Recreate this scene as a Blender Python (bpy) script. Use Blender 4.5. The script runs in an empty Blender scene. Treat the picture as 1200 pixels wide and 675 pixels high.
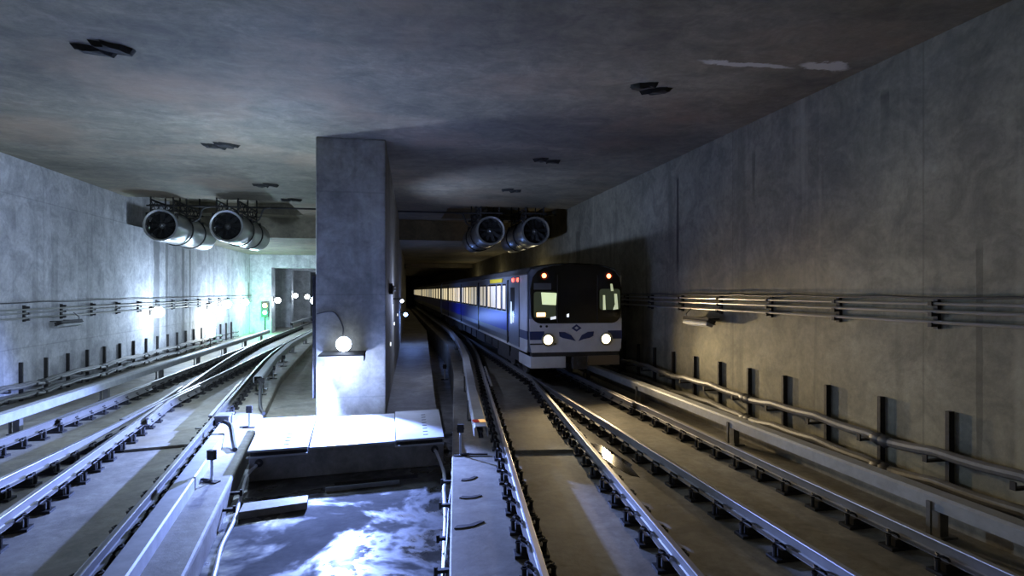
import bpy, bmesh, math, random
from mathutils import Vector, Matrix
random.seed(7)
C = bpy.context.scene.collection
PI = math.pi
CAMH = 2.74
PSI = math.atan(0.2)          # camera yaw to the right of the tunnel axis

# ------------------------------------------------------------------ materials
def mat(name, col, rough=.6, metal=0, emit=None, es=1, noise=0, nscale=4, bump=0, col2=None, spec=.5):
    m = bpy.data.materials.new(name); m.use_nodes = True
    nt = m.node_tree; b = nt.nodes['Principled BSDF']
    b.inputs['Base Color'].default_value = (*col, 1)
    b.inputs['Roughness'].default_value = rough
    b.inputs['Metallic'].default_value = metal
    b.inputs['Specular IOR Level'].default_value = spec
    if emit:
        b.inputs['Emission Color'].default_value = (*emit, 1)
        b.inputs['Emission Strength'].default_value = es
    if noise or col2:
        g = nt.nodes.new('ShaderNodeNewGeometry')
        n = nt.nodes.new('ShaderNodeTexNoise'); n.inputs['Scale'].default_value = nscale
        n.inputs['Detail'].default_value = 5; n.inputs['Roughness'].default_value = .65
        nt.links.new(g.outputs['Position'], n.inputs['Vector'])
        r = nt.nodes.new('ShaderNodeValToRGB')
        c2 = col2 or tuple(c*(1-noise) for c in col)
        r.color_ramp.elements[0].position = .35; r.color_ramp.elements[0].color = (*c2, 1)
        r.color_ramp.elements[1].position = .65; r.color_ramp.elements[1].color = (*col, 1)
        nt.links.new(n.outputs['Fac'], r.inputs['Fac'])
        nt.links.new(r.outputs['Color'], b.inputs['Base Color'])
        if bump:
            bp = nt.nodes.new('ShaderNodeBump'); bp.inputs['Strength'].default_value = bump
            bp.inputs['Distance'].default_value = .02
            nt.links.new(n.outputs['Fac'], bp.inputs['Height'])
            nt.links.new(bp.outputs['Normal'], b.inputs['Normal'])
    return m

def math_node(nt, op, a, b=None, clamp=False):
    n = nt.nodes.new('ShaderNodeMath'); n.operation = op; n.use_clamp = clamp
    for i, v in enumerate((a, b)):
        if v is None: continue
        if isinstance(v, (int, float)): n.inputs[i].default_value = v
        else: nt.links.new(v, n.inputs[i])
    return n.outputs[0]

def concrete(name, light, dark, stretch=(1, 1, 1), scale=.45, stains=0, joints=None, warm=None, wet=None, rough=.8, brush=0, streaks=(), smear=None, jointk=.55):
    """cast concrete: cloudy patches, fine grain, optional run-down stains, formwork joints, wet film"""
    m = bpy.data.materials.new(name); m.use_nodes = True
    nt = m.node_tree; b = nt.nodes['Principled BSDF']; L = nt.links
    g = nt.nodes.new('ShaderNodeNewGeometry'); P = g.outputs['Position']
    def noise(sc, st=(1, 1, 1), det=6, rg=.6, off=(0, 0, 0), dist=0):
        mp = nt.nodes.new('ShaderNodeMapping'); mp.inputs['Scale'].default_value = st
        mp.inputs['Location'].default_value = off
        L.new(P, mp.inputs['Vector'])
        n = nt.nodes.new('ShaderNodeTexNoise'); n.inputs['Scale'].default_value = sc
        n.inputs['Detail'].default_value = det; n.inputs['Roughness'].default_value = rg
        n.inputs['Distortion'].default_value = dist
        L.new(mp.outputs[0], n.inputs['Vector']); return n.outputs['Fac']
    def ramp(f, p0, p1, c0=(0, 0, 0), c1=(1, 1, 1)):
        r = nt.nodes.new('ShaderNodeValToRGB'); e = r.color_ramp.elements
        e[0].position = p0; e[0].color = (*c0, 1); e[1].position = p1; e[1].color = (*c1, 1)
        L.new(f, r.inputs['Fac']); return r.outputs['Color']
    def mix(f, a, c, mode='MIX'):
        n = nt.nodes.new('ShaderNodeMix'); n.data_type = 'RGBA'; n.blend_type = mode
        if isinstance(f, (int, float)): n.inputs[0].default_value = f
        else: L.new(f, n.inputs[0])
        for i, v in ((6, a), (7, c)):
            if isinstance(v, tuple): n.inputs[i].default_value = (*v, 1)
            else: L.new(v, n.inputs[i])
        return n.outputs[2]
    big = noise(scale, stretch, 7, .62, dist=.6)
    col = ramp(big, .32, .66, dark, light)
    mid = noise(1.6, (1, 1, 1), 6, .68, (9, 2, 4), .8)
    col = mix(.75, col, ramp(mid, .36, .62, (.58, .58, .6), (1.12, 1.12, 1.12)), 'MULTIPLY')
    fine = noise(9, (1, 1, 1), 4, .7)
    col = mix(.5, col, ramp(fine, .3, .7, (.45, .45, .45), (1, 1, 1)), 'MULTIPLY')
    if warm:
        col = mix(math_node(nt, 'MULTIPLY', ramp(noise(.3, (1, 1, 1), 4, .6, (5, 3, 1)), .5, .72), .6), col, warm)
    if brush:
        col = mix(math_node(nt, 'MULTIPLY', ramp(noise(3, (.25, 6, 1), 3, .6), .45, .62), brush), col, tuple(c*.55 for c in dark))
    if stains:
        s = noise(1.3, (1, 1, .06), 4, .6, (2, 7, 0))
        col = mix(math_node(nt, 'MULTIPLY', ramp(s, .56, .64), stains), col, tuple(c*.42 for c in dark))
        s2 = noise(1.1, (1, 1, .05), 4, .6, (12, 27, 0))
        col = mix(math_node(nt, 'MULTIPLY', ramp(s2, .6, .68), stains*.7), col, tuple(min(1, c*1.5) for c in light))
    if joints:
        sx = nt.nodes.new('ShaderNodeSeparateXYZ'); L.new(P, sx.inputs[0])
        dy, oy, dz, oz = joints
        wob = math_node(nt, 'MULTIPLY', noise(2.0), .03)
        f = None
        for comp, d, o in ((sx.outputs['Y'], dy, oy), (sx.outputs['Z'], dz, oz)):
            if not d: continue
            q = math_node(nt, 'ADD', math_node(nt, 'ADD', comp, wob), 100*d-o)
            q = math_node(nt, 'MODULO', q, d)
            k = math_node(nt, 'LESS_THAN', q, .035)
            f = k if f is None else math_node(nt, 'MAXIMUM', f, k)
        col = mix(math_node(nt, 'MULTIPLY', f, jointk), col, tuple(c*.35 for c in dark))
    if streaks or smear:
        s3 = nt.nodes.new('ShaderNodeSeparateXYZ'); L.new(P, s3.inputs[0])
        nz = math_node(nt, 'MULTIPLY', math_node(nt, 'SUBTRACT', noise(1.6, (1, 1, .5), 5, .7), .5), 1)
        for ax, yc, w, z0, z1, k in streaks:
            d = math_node(nt, 'ABSOLUTE', math_node(nt, 'SUBTRACT', s3.outputs[ax], yc))
            d = math_node(nt, 'ADD', d, math_node(nt, 'MULTIPLY', nz, w*1.6))
            f = math_node(nt, 'MULTIPLY', math_node(nt, 'SUBTRACT', w, d), 6/w, True)
            zz = math_node(nt, 'ADD', s3.outputs['Z'], math_node(nt, 'MULTIPLY', nz, 1.2))
            f = math_node(nt, 'MULTIPLY', f, math_node(nt, 'MULTIPLY', math_node(nt, 'SUBTRACT', zz, z0), 1.5, True))
            f = math_node(nt, 'MULTIPLY', f, math_node(nt, 'MULTIPLY', math_node(nt, 'SUBTRACT', z1, s3.outputs['Z']), 8, True))
            col = mix(math_node(nt, 'MULTIPLY', f, k), col, tuple(c*.25 for c in dark))
        if smear:
            for cx, cy, rx, ry, cc in smear:
                dx = math_node(nt, 'DIVIDE', math_node(nt, 'SUBTRACT', s3.outputs['X'], cx), rx)
                dy2 = math_node(nt, 'ADD', math_node(nt, 'DIVIDE', math_node(nt, 'SUBTRACT', s3.outputs['Y'], cy), ry), math_node(nt, 'MULTIPLY', nz, 4.5))
                q = math_node(nt, 'ADD', math_node(nt, 'MULTIPLY', dx, dx), math_node(nt, 'MULTIPLY', dy2, dy2))
                col = mix(math_node(nt, 'MULTIPLY', math_node(nt, 'SUBTRACT', 1, q), 2, True), col, cc)
    L.new(col, b.inputs['Base Color'])
    b.inputs['Roughness'].default_value = rough
    bp = nt.nodes.new('ShaderNodeBump'); bp.inputs['Strength'].default_value = .25
    bp.inputs['Distance'].default_value = .02
    if wet:
        w = noise(wet, (1, 1, 1), 6, .6, (1.7, 4.2, 0), .4)
        wr = ramp(w, .44, .56, (.13, .13, .13), (.92, .92, .92))
        L.new(wr, b.inputs['Roughness'])
        L.new(ramp(w, .44, .56, (.5, .5, .5), (.12, .12, .12)), b.inputs['Specular IOR Level'])
        bp.inputs['Strength'].default_value = .2
        bp.inputs['Distance'].default_value = .015
        L.new(noise(3.5, (1, 1, 1), 3, .5), bp.inputs['Height'])
    else:
        L.new(fine, bp.inputs['Height'])
    L.new(bp.outputs['Normal'], b.inputs['Normal'])
    return m

M_wall = concrete('wall_concrete', (.70, .70, .71), (.46, .46, .47), (1, .7, .7), .35, stains=.35, joints=(6.3, 1.1, 4.2, 1.15), jointk=.3, streaks=[('Y', 28.6, .38, 0, 5.0, .75), ('Y', 29.8, .16, .5, 5.0, .7), ('Y', 32.0, .2, 0, 4.9, .7), ('Y', 33.0, .14, .5, 4.9, .75), ('Y', 45.6, .2, 1.5, 3.4, .8), ('Y', 20.6, .2, 1.5, 4.6, .3)])
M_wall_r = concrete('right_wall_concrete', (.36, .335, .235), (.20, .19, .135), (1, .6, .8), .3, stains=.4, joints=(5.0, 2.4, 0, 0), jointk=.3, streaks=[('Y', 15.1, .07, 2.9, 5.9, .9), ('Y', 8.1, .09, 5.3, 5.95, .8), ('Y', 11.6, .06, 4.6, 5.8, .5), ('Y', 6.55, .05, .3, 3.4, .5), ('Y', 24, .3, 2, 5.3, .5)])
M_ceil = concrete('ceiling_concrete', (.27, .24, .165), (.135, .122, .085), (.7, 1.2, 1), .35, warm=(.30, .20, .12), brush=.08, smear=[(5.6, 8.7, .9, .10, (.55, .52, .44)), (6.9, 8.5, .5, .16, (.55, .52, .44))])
M_pier = concrete('pier_concrete', (.40, .385, .32), (.27, .26, .215), (1, 1, .8), .5, stains=.3, joints=(0, 0, 2.45, 0.2), jointk=.25)
M_slab = concrete('slab_concrete', (.44, .415, .35), (.24, .22, .17), (1, .5, 1), .55, wet=None, rough=.62, warm=(.21, .165, .085))
M_pit = concrete('wet_pit_concrete', (.15, .15, .145), (.035, .035, .03), (1, 1, 1), .55, wet=.6)
M_box = concrete('chest_concrete', (.34, .33, .30), (.22, .21, .19), (1, 1, 1), .8, rough=.8)
M_plate = mat('white_panel', (.42, .44, .45), .5, noise=.18, nscale=3)
M_rail = mat('rail_rust', (.22, .21, .20), .55, .2, noise=.2, nscale=3)
M_drail = mat('rail_dark', (.07, .065, .05), .75, 0, noise=.4, nscale=6)  # darker web and foot for the long rail beside the trough
M_dhead = mat('rail_head_dark', (.2, .2, .2), .4, .9)  # darker head for that same rail
M_head = mat('polished_rail_head', (.48, .48, .49), .4, .9)
M_iron = mat('dark_iron', (.045, .042, .04), .65, .4, noise=.4, nscale=18)
M_cover = mat('cover_grp', (.44, .45, .45), .6, noise=.22, nscale=5)
M_steel = mat('galvanised_steel', (.55, .57, .58), .3, .85, noise=.12, nscale=6)
M_cond = mat('steel_conduit', (.48, .48, .47), .32, .8)
M_cable = mat('black_cable', (.05, .05, .05), .5)
M_gcable = mat('grey_cable', (.17, .165, .155), .5, noise=.3, nscale=7)
M_hose = mat('pale_hose', (.5, .52, .55), .45)
M_black = mat('black_void', (.008, .008, .008), .7)
M_hole = mat('tarry_black', (.02, .02, .016), .8, noise=.4, nscale=20)
M_white = mat('train_white', (.82, .84, .84), .35, noise=.12, nscale=3)
M_grey = mat('train_silver', (.36, .40, .47), .33, .55, noise=.08, nscale=3)
M_blue = mat('train_blue', (.015, .05, .55), .3)
M_dblue = mat('train_navy', (.03, .05, .16), .4)
M_roof = mat('train_roof', (.10, .10, .105), .6, noise=.3, nscale=2)
M_mask = mat('black_glass', (.006, .006, .007), .12)
M_under = mat('underframe', (.05, .048, .045), .7, noise=.4, nscale=6)
M_glass = mat('cab_glass', (.03, .035, .035), .1, emit=(.5, .62, .35), es=.045)
M_yellow = mat('yellow_sign', (.7, .55, .03), .5, emit=(1, .75, .05), es=.12)
M_apron_shade = mat('apron_shaded', (.25, .2, .15), .5)  # shade on the right apron put into its colour

def em(name, col, s):
    return mat(name, (.8, .8, .8), .5, emit=col, es=s)

# ------------------------------------------------------------------ helpers
def nb(): return bmesh.new()
def box(bm, x0, x1, y0, y1, z0, z1, M=None):
    vs = [bm.verts.new(Vector((x, y, z))) for x in (x0, x1) for y in (y0, y1) for z in (z0, z1)]
    for f in ((0, 1, 3, 2), (4, 6, 7, 5), (0, 4, 5, 1), (2, 3, 7, 6), (0, 2, 6, 4), (1, 5, 7, 3)):
        bm.faces.new([vs[i] for i in f])
    if M is not None: bmesh.ops.transform(bm, matrix=M, verts=vs)
    return vs
def prism(bm, pts, z0, z1, M=None):
    a = [bm.verts.new(Vector((x, y, z0))) for x, y in pts]
    b = [bm.verts.new(Vector((x, y, z1))) for x, y in pts]
    n = len(pts)
    bm.faces.new(a[::-1]); bm.faces.new(b)
    for i in range(n): bm.faces.new((a[i], a[(i+1) % n], b[(i+1) % n], b[i]))
    if M is not None: bmesh.ops.transform(bm, matrix=M, verts=a+b)
    return a+b
def tube(bm, path, r, n=8, close=True, rs=None):
    path = [Vector(p) for p in path]; rings = []
    up0 = Vector((0, 0, 1))
    for i, p in enumerate(path):
        t = (path[min(i+1, len(path)-1)]-path[max(i-1, 0)]).normalized()
        up = up0 if abs(t.z) < .95 else Vector((1, 0, 0))
        s = t.cross(up).normalized(); u = s.cross(t)
        rr = rs[i] if rs else r
        rings.append([bm.verts.new(p+(s*math.cos(2*PI*k/n)+u*math.sin(2*PI*k/n))*rr) for k in range(n)])
    for a, b in zip(rings, rings[1:]):
        for k in range(n): bm.faces.new((a[k], a[(k+1) % n], b[(k+1) % n], b[k]))
    if close: bm.faces.new(rings[0][::-1]); bm.faces.new(rings[-1])
def sweep(bm, path, prof, cap=True):
    """profile (offset to the right, z) swept along an xy path"""
    rings = []
    for i, p in enumerate(path):
        a = path[max(i-1, 0)]; b = path[min(i+1, len(path)-1)]
        t = Vector((b[0]-a[0], b[1]-a[1])).normalized(); r = Vector((t.y, -t.x))
        rings.append([bm.verts.new((p[0]+r.x*o, p[1]+r.y*o, (p[2] if len(p) > 2 else 0)+z)) for o, z in prof])
    n = len(prof)
    for a, b in zip(rings, rings[1:]):
        for k in range(n): bm.faces.new((a[k], a[(k+1) % n], b[(k+1) % n], b[k]))
    if cap: bm.faces.new(rings[0][::-1]); bm.faces.new(rings[-1])
def lathe(bm, prof, n=24, M=None, cap=False):
    """profile (radius, height) turned about local z"""
    rings = [[bm.verts.new((r*math.cos(2*PI*k/n), r*math.sin(2*PI*k/n), z)) for k in range(n)] for r, z in prof]
    for a, b in zip(rings, rings[1:]):
        for k in range(n): bm.faces.new((a[k], a[(k+1) % n], b[(k+1) % n], b[k]))
    if cap: bm.faces.new(rings[0][::-1]); bm.faces.new(rings[-1])
    if M is not None: bmesh.ops.transform(bm, matrix=M, verts=[v for r in rings for v in r])
def cyl(bm, p0, p1, r, n=12): tube(bm, [p0, p1], r, n)
def obj(name, bm, m, parent=None, smooth=False, bevel=0, loc=None):
    bmesh.ops.recalc_face_normals(bm, faces=bm.faces)
    me = bpy.data.meshes.new(name); bm.to_mesh(me); bm.free()
    if m: me.materials.append(m)
    if smooth:
        for p in me.polygons: p.use_smooth = True
        try: me.set_sharp_from_angle(angle=math.radians(35))
        except Exception: pass
    o = bpy.data.objects.new(name, me); C.objects.link(o)
    if loc: o.location = loc
    if parent is not None: o.parent = parent
    if bevel:
        b = o.modifiers.new('Bevel', 'BEVEL'); b.width = bevel; b.segments = 2; b.limit_method = 'ANGLE'
    return o
def thing(name, label, cat, loc=(0, 0, 0), rz=0, group=None):
    o = bpy.data.objects.new(name, None); C.objects.link(o); o.empty_display_size = .1
    o.location = loc; o.rotation_euler = (0, 0, rz); o['label'] = label; o['category'] = cat
    if group: o['group'] = group
    return o
def tag(o, label, cat, group=None):
    o['label'] = label; o['category'] = cat
    if group: o['group'] = group
    return o
def struct(name, bm, m, parent=None, bevel=0):
    o = obj(name, bm, m, parent, bevel=bevel)
    if parent is None: o['kind'] = 'structure'
    return o
def dup(root, loc, rz=0, label=None):
    r = root.copy(); C.objects.link(r); r.location = loc; r.rotation_euler = (0, 0, rz)
    if label: r['label'] = label
    for ch in list(root.children):
        c = ch.copy(); C.objects.link(c); c.parent = r
        for g in list(ch.children):
            d = g.copy(); C.objects.link(d); d.parent = c
    return r
ORD = ['first', 'second', 'third', 'fourth', 'fifth', 'sixth', 'seventh', 'eighth', 'ninth', 'tenth', 'eleventh', 'twelfth',
       'thirteenth', 'fourteenth', 'fifteenth', 'sixteenth', 'seventeenth', 'eighteenth', 'nineteenth', 'twentieth']
def point_light(name, loc, col, watts, r=.05):
    l = bpy.data.lights.new(name, 'POINT'); l.color = col; l.energy = watts; l.shadow_soft_size = r
    o = bpy.data.objects.new(name, l); C.objects.link(o); o.location = loc; return o
def spot(name, loc, direction, col, watts, ang, blend=.5, r=.06):
    l = bpy.data.lights.new(name, 'SPOT'); l.color = col; l.energy = watts; l.spot_size = math.radians(ang)
    l.spot_blend = blend; l.shadow_soft_size = r
    o = bpy.data.objects.new(name, l); C.objects.link(o); o.location = loc
    o.rotation_euler = Vector(direction).to_track_quat('-Z', 'Y').to_euler(); return o

# ------------------------------------------------------------------ layout numbers
XR, XL = 7.63, -10.10          # tunnel walls
ZC, ZC2 = 6.39, 5.38           # ceiling, lower ceiling beyond the fans
GZ = -.30                      # track slab top
PZ = -.65                      # pit floor
Y0 = -4.0
YD = 31.4                      # where the ceiling steps down
def smooth_join(x0, y0, sl, xt, yb):
    """straight with slope sl to yb, then a parabola that becomes parallel at xt"""
    xb = x0+sl*(yb-y0); L = 2*(xt-xb)/sl
    def f(y):
        if y <= yb: return x0+sl*(y-y0)
        if y >= yb+L: return xt
        t = y-yb; return xb+sl*t-sl*t*t/(2*L)
    return f
fA = smooth_join(1.71, 8.0, .109, 4.40, 23.5)
fB = smooth_join(3.21, 8.0, .109, 5.90, 23.5)
fE = smooth_join(-3.36, 9.9, -.110, -5.62, 22)
fF = smooth_join(-4.86, 9.9, -.110, -7.12, 22)
edgeR = lambda y: 1.71+.104*(y-8)-.95
edgeL = lambda y: -3.36-.110*(y-9.9)+.86

# ------------------------------------------------------------------ shell
PY0, PY1 = 25.6, 30.2          # pockets in ceiling and side walls around the fans
def side_wall(x0, x1, s_, name, m):
    """wall slab with a shallow niche high up beside the fans"""
    bm = nb(); xi, xo = (x0, x1) if s_ > 0 else (x1, x0)
    def bx(ya, yb, za, zb, deep=False):
        a = xi+(s_*.5 if deep else 0); lo, hi = sorted((a, xo)); box(bm, lo, hi, ya, yb, za, zb)
    bx(Y0, PY0, -1.6, ZC+.5); bx(PY1, 130, -1.6, ZC+.5); bx(PY0, PY1, -1.6, 5.34); bx(PY0, PY1, 5.34, ZC+.5, True)
    struct(name, bm, m)
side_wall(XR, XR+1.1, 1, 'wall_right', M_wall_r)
side_wall(XL-1.1, XL, -1, 'wall_left', M_wall)
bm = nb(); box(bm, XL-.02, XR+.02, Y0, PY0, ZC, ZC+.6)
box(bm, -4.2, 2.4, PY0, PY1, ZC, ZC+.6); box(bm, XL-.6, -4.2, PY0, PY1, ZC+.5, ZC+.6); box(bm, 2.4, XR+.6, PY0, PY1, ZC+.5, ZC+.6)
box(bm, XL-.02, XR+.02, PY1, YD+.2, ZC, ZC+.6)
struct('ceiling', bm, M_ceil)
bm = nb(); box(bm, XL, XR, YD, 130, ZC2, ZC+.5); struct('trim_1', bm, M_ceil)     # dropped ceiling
bm = nb(); box(bm, XL, XR, Y0, 130, -2.0, -1.6); struct('floor', bm, M_box)
bm = nb(); box(bm, -4.6, 2.6, Y0, 14.4, -1.6, PZ); struct('floor_pit', bm, M_pit)
# track slabs, higher than the pit
yy = [Y0, 3, 6, 9, 12, 15, 18, 22]
bm = nb(); prism(bm, [(edgeR(y), y) for y in yy]+[(3.05, 34), (3.1, 130), (XR, 130), (XR, Y0)], -1.6, GZ)
struct('floor_track_right', bm, M_slab, bevel=.02)
bm = nb(); prism(bm, [(edgeL(y), y) for y in yy]+[(-4.75, 40), (-4.75, 130), (XL, 130), (XL, Y0)], -1.6, GZ)
struct('floor_track_left', bm, M_slab, bevel=.04)
# walkway beside the dividing wall and low ground left of it
xw = lambda y: -.16+.030*(y-14.75)
bm = nb(); prism(bm, [(-.17, 14.4), (1.05, 14.4), (2.55, 46), (2.9, 130), (xw(110), 130)], -1.6, GZ)
struct('floor_walkway', bm, M_slab)
bm = nb(); prism(bm, [(-3.4, 14.4), (-1.78, 14.4), (-1.78, 130), (-4.8, 130), (-4.8, 24)], -1.6, -.52)
struct('floor_left_margin', bm, M_slab)
# dividing wall / pier
bm = nb(); prism(bm, [(-1.78, 14.75), (-.16, 14.75), (xw(72), 72), (xw(72), 130), (-1.78, 130)], -1.6, ZC)
struct('wall_centre', bm, M_pier, bevel=.03)
# portal in the left tunnel
bm = nb(); box(bm, XL, -8.63, 46, 47.4, -.6, ZC2); box(bm, -8.63, -1.78, 46, 47.4, 4.45, ZC2); struct('wall_portal', bm, M_wall)
bm = nb(); box(bm, XL, -8.35, 53, 54, -.6, ZC2); box(bm, -8.35, -1.78, 53, 54, 4.5, ZC2); struct('wall_portal_far', bm, M_wall)
bm = nb(); box(bm, XL, -8.0, 62, 130, -.6, ZC2); box(bm, -8.0, -1.78, 62, 130, 4.6, ZC2); struct('wall_bore', bm, M_wall)
bm = nb(); box(bm, xw(60), XR, 58, 64, 5.0, ZC2); struct('trim_2', bm, M_ceil)
bm = nb(); box(bm, XL, XR, 129, 130, -1, ZC); struct('wall_back', bm, M_pier)
# concrete side channel along the right wall
bm = nb(); box(bm, 7.02, 7.12, Y0, 60, GZ, -.12); struct('trim_3', bm, M_slab)

# cross steps in the slab between the rails (raised cross strip seen in the photo)
bm = nb()
prism(bm, [(fA(10.9)+.2, 10.95), (fB(10.9)-.2, 10.8), (fB(11.2)-.2, 11.1), (fA(11.2)+.2, 11.25)], GZ, GZ+.06)
tag(obj('cross_strip', bm, M_slab), 'raised concrete strip across the slab between the two curved rails', 'strip')
bm = nb()
prism(bm, [(fF(12.6)+.2, 12.45), (fE(12.6)-.2, 12.7), (fE(12.8)-.2, 12.95), (fF(12.8)+.2, 12.7)], GZ, GZ+.05)
tag(obj('cross_strip', bm, M_slab), 'low concrete strip across the left slab beside the frog', 'strip')

# ------------------------------------------------------------------ rails
FOOT = [(-.07, -.172), (.07, -.172), (.07, -.16), (.02, -.145), (.009, -.13), (.009, -.045), (.034, -.035), (.036, -.012), (-.036, -.012), (-.034, -.035), (-.009, -.045), (-.009, -.13), (-.02, -.145), (-.07, -.16)]
HEAD = [(-.036, -.012), (.036, -.012), (.034, -.003), (.025, 0), (-.025, 0), (-.034, -.003)]
def fastener_bm(side_plates=True):
    b = nb()
    box(b, -.20, .20, -.10, .10, -.300, -.262)       # base plate on slab
    box(b, -.12, .12, -.075, .075, -.262, -.172)     # bridge under the rail foot
    for s in (-1, 1):
        # sprung clip, bent round
        pts = [(s*.06, -.055, -.15), (s*.085, -.06, -.12), (s*.125, -.045, -.10), (s*.15, 0, -.105), (s*.125, .045, -.10), (s*.085, .06, -.12), (s*.06, .055, -.15)]
        tube(b, pts, .014, 6)
        cyl(b, (s*.155, 0, -.265), (s*.155, 0, -.135), .026, 8)
        lathe(b, [(.0001, 0), (.035, 0), (.035, .02), (.0001, .02)], 6, Matrix.Translation((s*.155, 0, -.155)))
    return b
_fb = fastener_bm(); bmesh.ops.recalc_face_normals(_fb, faces=_fb.faces)
FM = bpy.data.meshes.new('fastener'); _fb.to_mesh(FM); _fb.free(); FM.materials.append(M_iron)
def rail(f, ya, yb, label, web=None, fa=None, fb=None, pitch=.65, fast=True, off=0, bright=True, name='rail'):
    n = max(2, int((yb-ya)/1.2)); ys = [ya+(yb-ya)*i/n for i in range(n+1)]
    loc = (f(ya), ya, 0)
    t = thing(name, label, 'rail', loc, 0, 'running rails' if name == 'rail' else 'check rails')
    path = [(f(y)-loc[0], y-loc[1]) for y in ys]
    b = nb(); sweep(b, path, FOOT); obj('web_and_foot', b, web or M_rail, t)
    b = nb(); sweep(b, path, HEAD); obj('rail_head', b, M_dhead if web else M_head, t)
    if fast:
        fa = fa if fa is not None else ya+.3; fb = fb if fb is not None else yb
        k = 0; y = fa
        while y < fb and k < 98:
            o = bpy.data.objects.new('fastener', FM); C.objects.link(o); o.parent = t
            o.location = (f(y)-loc[0], y-loc[1], 0)
            o.rotation_euler.z = -math.atan((f(y+.1)-f(y-.1))/.2)
            y += pitch; k += 1
    return t
k4 = lambda v: (lambda y: v)
rail(k4(4.40), Y0, 110, 'straight rail running under the left side of the oncoming train', fb=52)
rail(k4(5.90), Y0, 110, 'straight rail nearest the right wall, in shade', fb=30)
rail(fA, Y0, 39.5, 'leftmost rail right of the pit, curving towards the train', fb=36)
rail(fB, Y0, 18.4, 'rail with warm gleam running into the crossing before the train', fb=18)
rail(fB, 20.3, 39.5, 'rail beyond the crossing hidden below the train', fb=30)
rail(k4(-5.62), Y0, 100, 'straight left tunnel rail crossed by the curved one', fb=50)
rail(k4(-7.12), Y0, 100, 'straight rail nearest the left wall cables', fb=50)
rail(fE, Y0, 36.4, 'long dark rail with a bright edge beside the blue-lit trough left of the pit', web=M_drail, fb=36)
rail(fF, Y0, 16.0, 'curved rail rising from bottom left to the frog', fb=15.6)
rail(fF, 17.7, 36.2, 'curved rail continuing past the frog towards the left wall', fb=33)
def check(f, o, ya, yb, label):
    rail(lambda y: f(y)+o, ya, yb, label, fast=False, name='check_rail')
check(fE, -.11, 14.2, 19.5, 'short bright check rail beside the long rail left of the pit')
check(k4(-7.12), .11, 14.5, 19.4, 'short check rail beside the rail nearest the left wall')
check(fA, .11, 17.0, 21.5, 'short shiny check rail in front of the train')
check(k4(5.90), -.11, 13.8, 16.0, 'short check rail in shadow under the train nose')
# wing rails of the left frog
for s, lab in ((-1, 'left'), (1, 'right')):
    t = thing('wing_rail', 'shiny bent wing rail on the %s side of the frog' % lab, 'rail', (-5.62+s*.0, 14.2, 0), 0, 'wing rails')
    if s < 0: path = [(.05-.13, 0), (-.11, 1.3), (-.11, 2.2), (-.34, 4.6)]
    else: path = [(.42, 0), (.13, 2.2), (.11, 3.2), (.13, 4.6)]
    b = nb(); sweep(b, path, FOOT); obj('web_and_foot', b, M_rail, t)
    b = nb(); sweep(b, path, HEAD); obj('rail_head', b, M_head, t)

# ------------------------------------------------------------------ third rails with covers
COVER = [(-.13, .06), (-.13, .215), (-.10, .25), (.10, .25), (.13, .215), (.13, .06), (.115, .06), (.115, .205), (.09, .235), (-.09, .235), (-.115, .205), (-.115, .06)]
CR = [(-.045, .03), (.045, .03), (.045, .045), (.012, .055), (.012, .13), (.04, .14), (.04, .175), (-.04, .175), (-.04, .14), (-.012, .13), (-.012, .055), (-.045, .045)]
def third_rail(path, label, supp, sup_off=.0, wide=1, lift=0):
    l0 = path[0]
    t = thing('third_rail', label, 'third rail', (l0[0], l0[1], 0), 0, 'covered third rails')
    p = [(x-l0[0], y-l0[1]) for x, y in path]
    b = nb(); sweep(b, p, [(o*wide, z+lift) for o, z in COVER]); obj('cover_board', b, M_cover, t)
    b = nb(); sweep(b, p, [(o, z+lift) for o, z in CR]); obj('contact_rail', b, M_iron, t)
    def xat(y):
        for (xa, ya), (xb, yb) in zip(p, p[1:]):
            if ya <= y <= yb: return xa+(xb-xa)*(y-ya)/(yb-ya)
        return p[-1][0]
    for y in supp:
        b = nb(); x = xat(y-l0[1]); yl = y-l0[1]
        box(b, x-.06, x+.06, yl-.07, yl+.07, GZ, .03+lift)
        box(b, x-.16, x+.16, yl-.11, yl+.11, GZ, GZ+.03)
        box(b, x-.165, x-.135, yl-.03, yl+.03, GZ, .16+lift)
        obj('support', b, M_gcable, t)
    return t
third_rail([(6.62, Y0), (6.62, 60)], 'long pale covered third rail between the right wall and the straight track', [1.5, 6.2, 10.7, 15.2, 19.7, 24.2, 28.7])
third_rail([(1.60, 10.9), (1.93, 14.5), (2.28, 18), (2.78, 23), (3.28, 30), (3.60, 38), (3.68, 46), (3.68, 100)],
           'white covered third rail with red end mark left of the train', [14, 18, 22, 26, 31])
b = nb(); sweep(b, [(fE(Y0)+.27, Y0), (fE(13.8)+.27, 13.8)], [(-.13, GZ), (-.13, -.12), (-.11, -.10), (.11, -.10), (.13, -.12), (.13, GZ)])
tag(obj('cable_trough', b, M_cover), 'broad blue-lit cable trough lid at lower left beside the pit', 'trough')
third_rail([(fE(18.6)+.46, 18.6), (fE(24)+.5, 24), (fE(30)+.55, 30), (-4.98, 45), (-4.95, 100)], 'bright white covered third rail beyond the cable gap in the left tunnel', [19.5, 23, 27, 31, 36])
third_rail([(-7.80, Y0), (-7.80, 40.5)], 'long blue-white third rail cover below the left wall cables', [10.5, 14.5, 18.5, 22.5, 26.5, 30.5, 34.5, 38.5])
third_rail([(-7.80, 49.5), (-7.80, 95)], 'distant third rail cover inside the left tunnel portal', [50, 56, 62])
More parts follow.
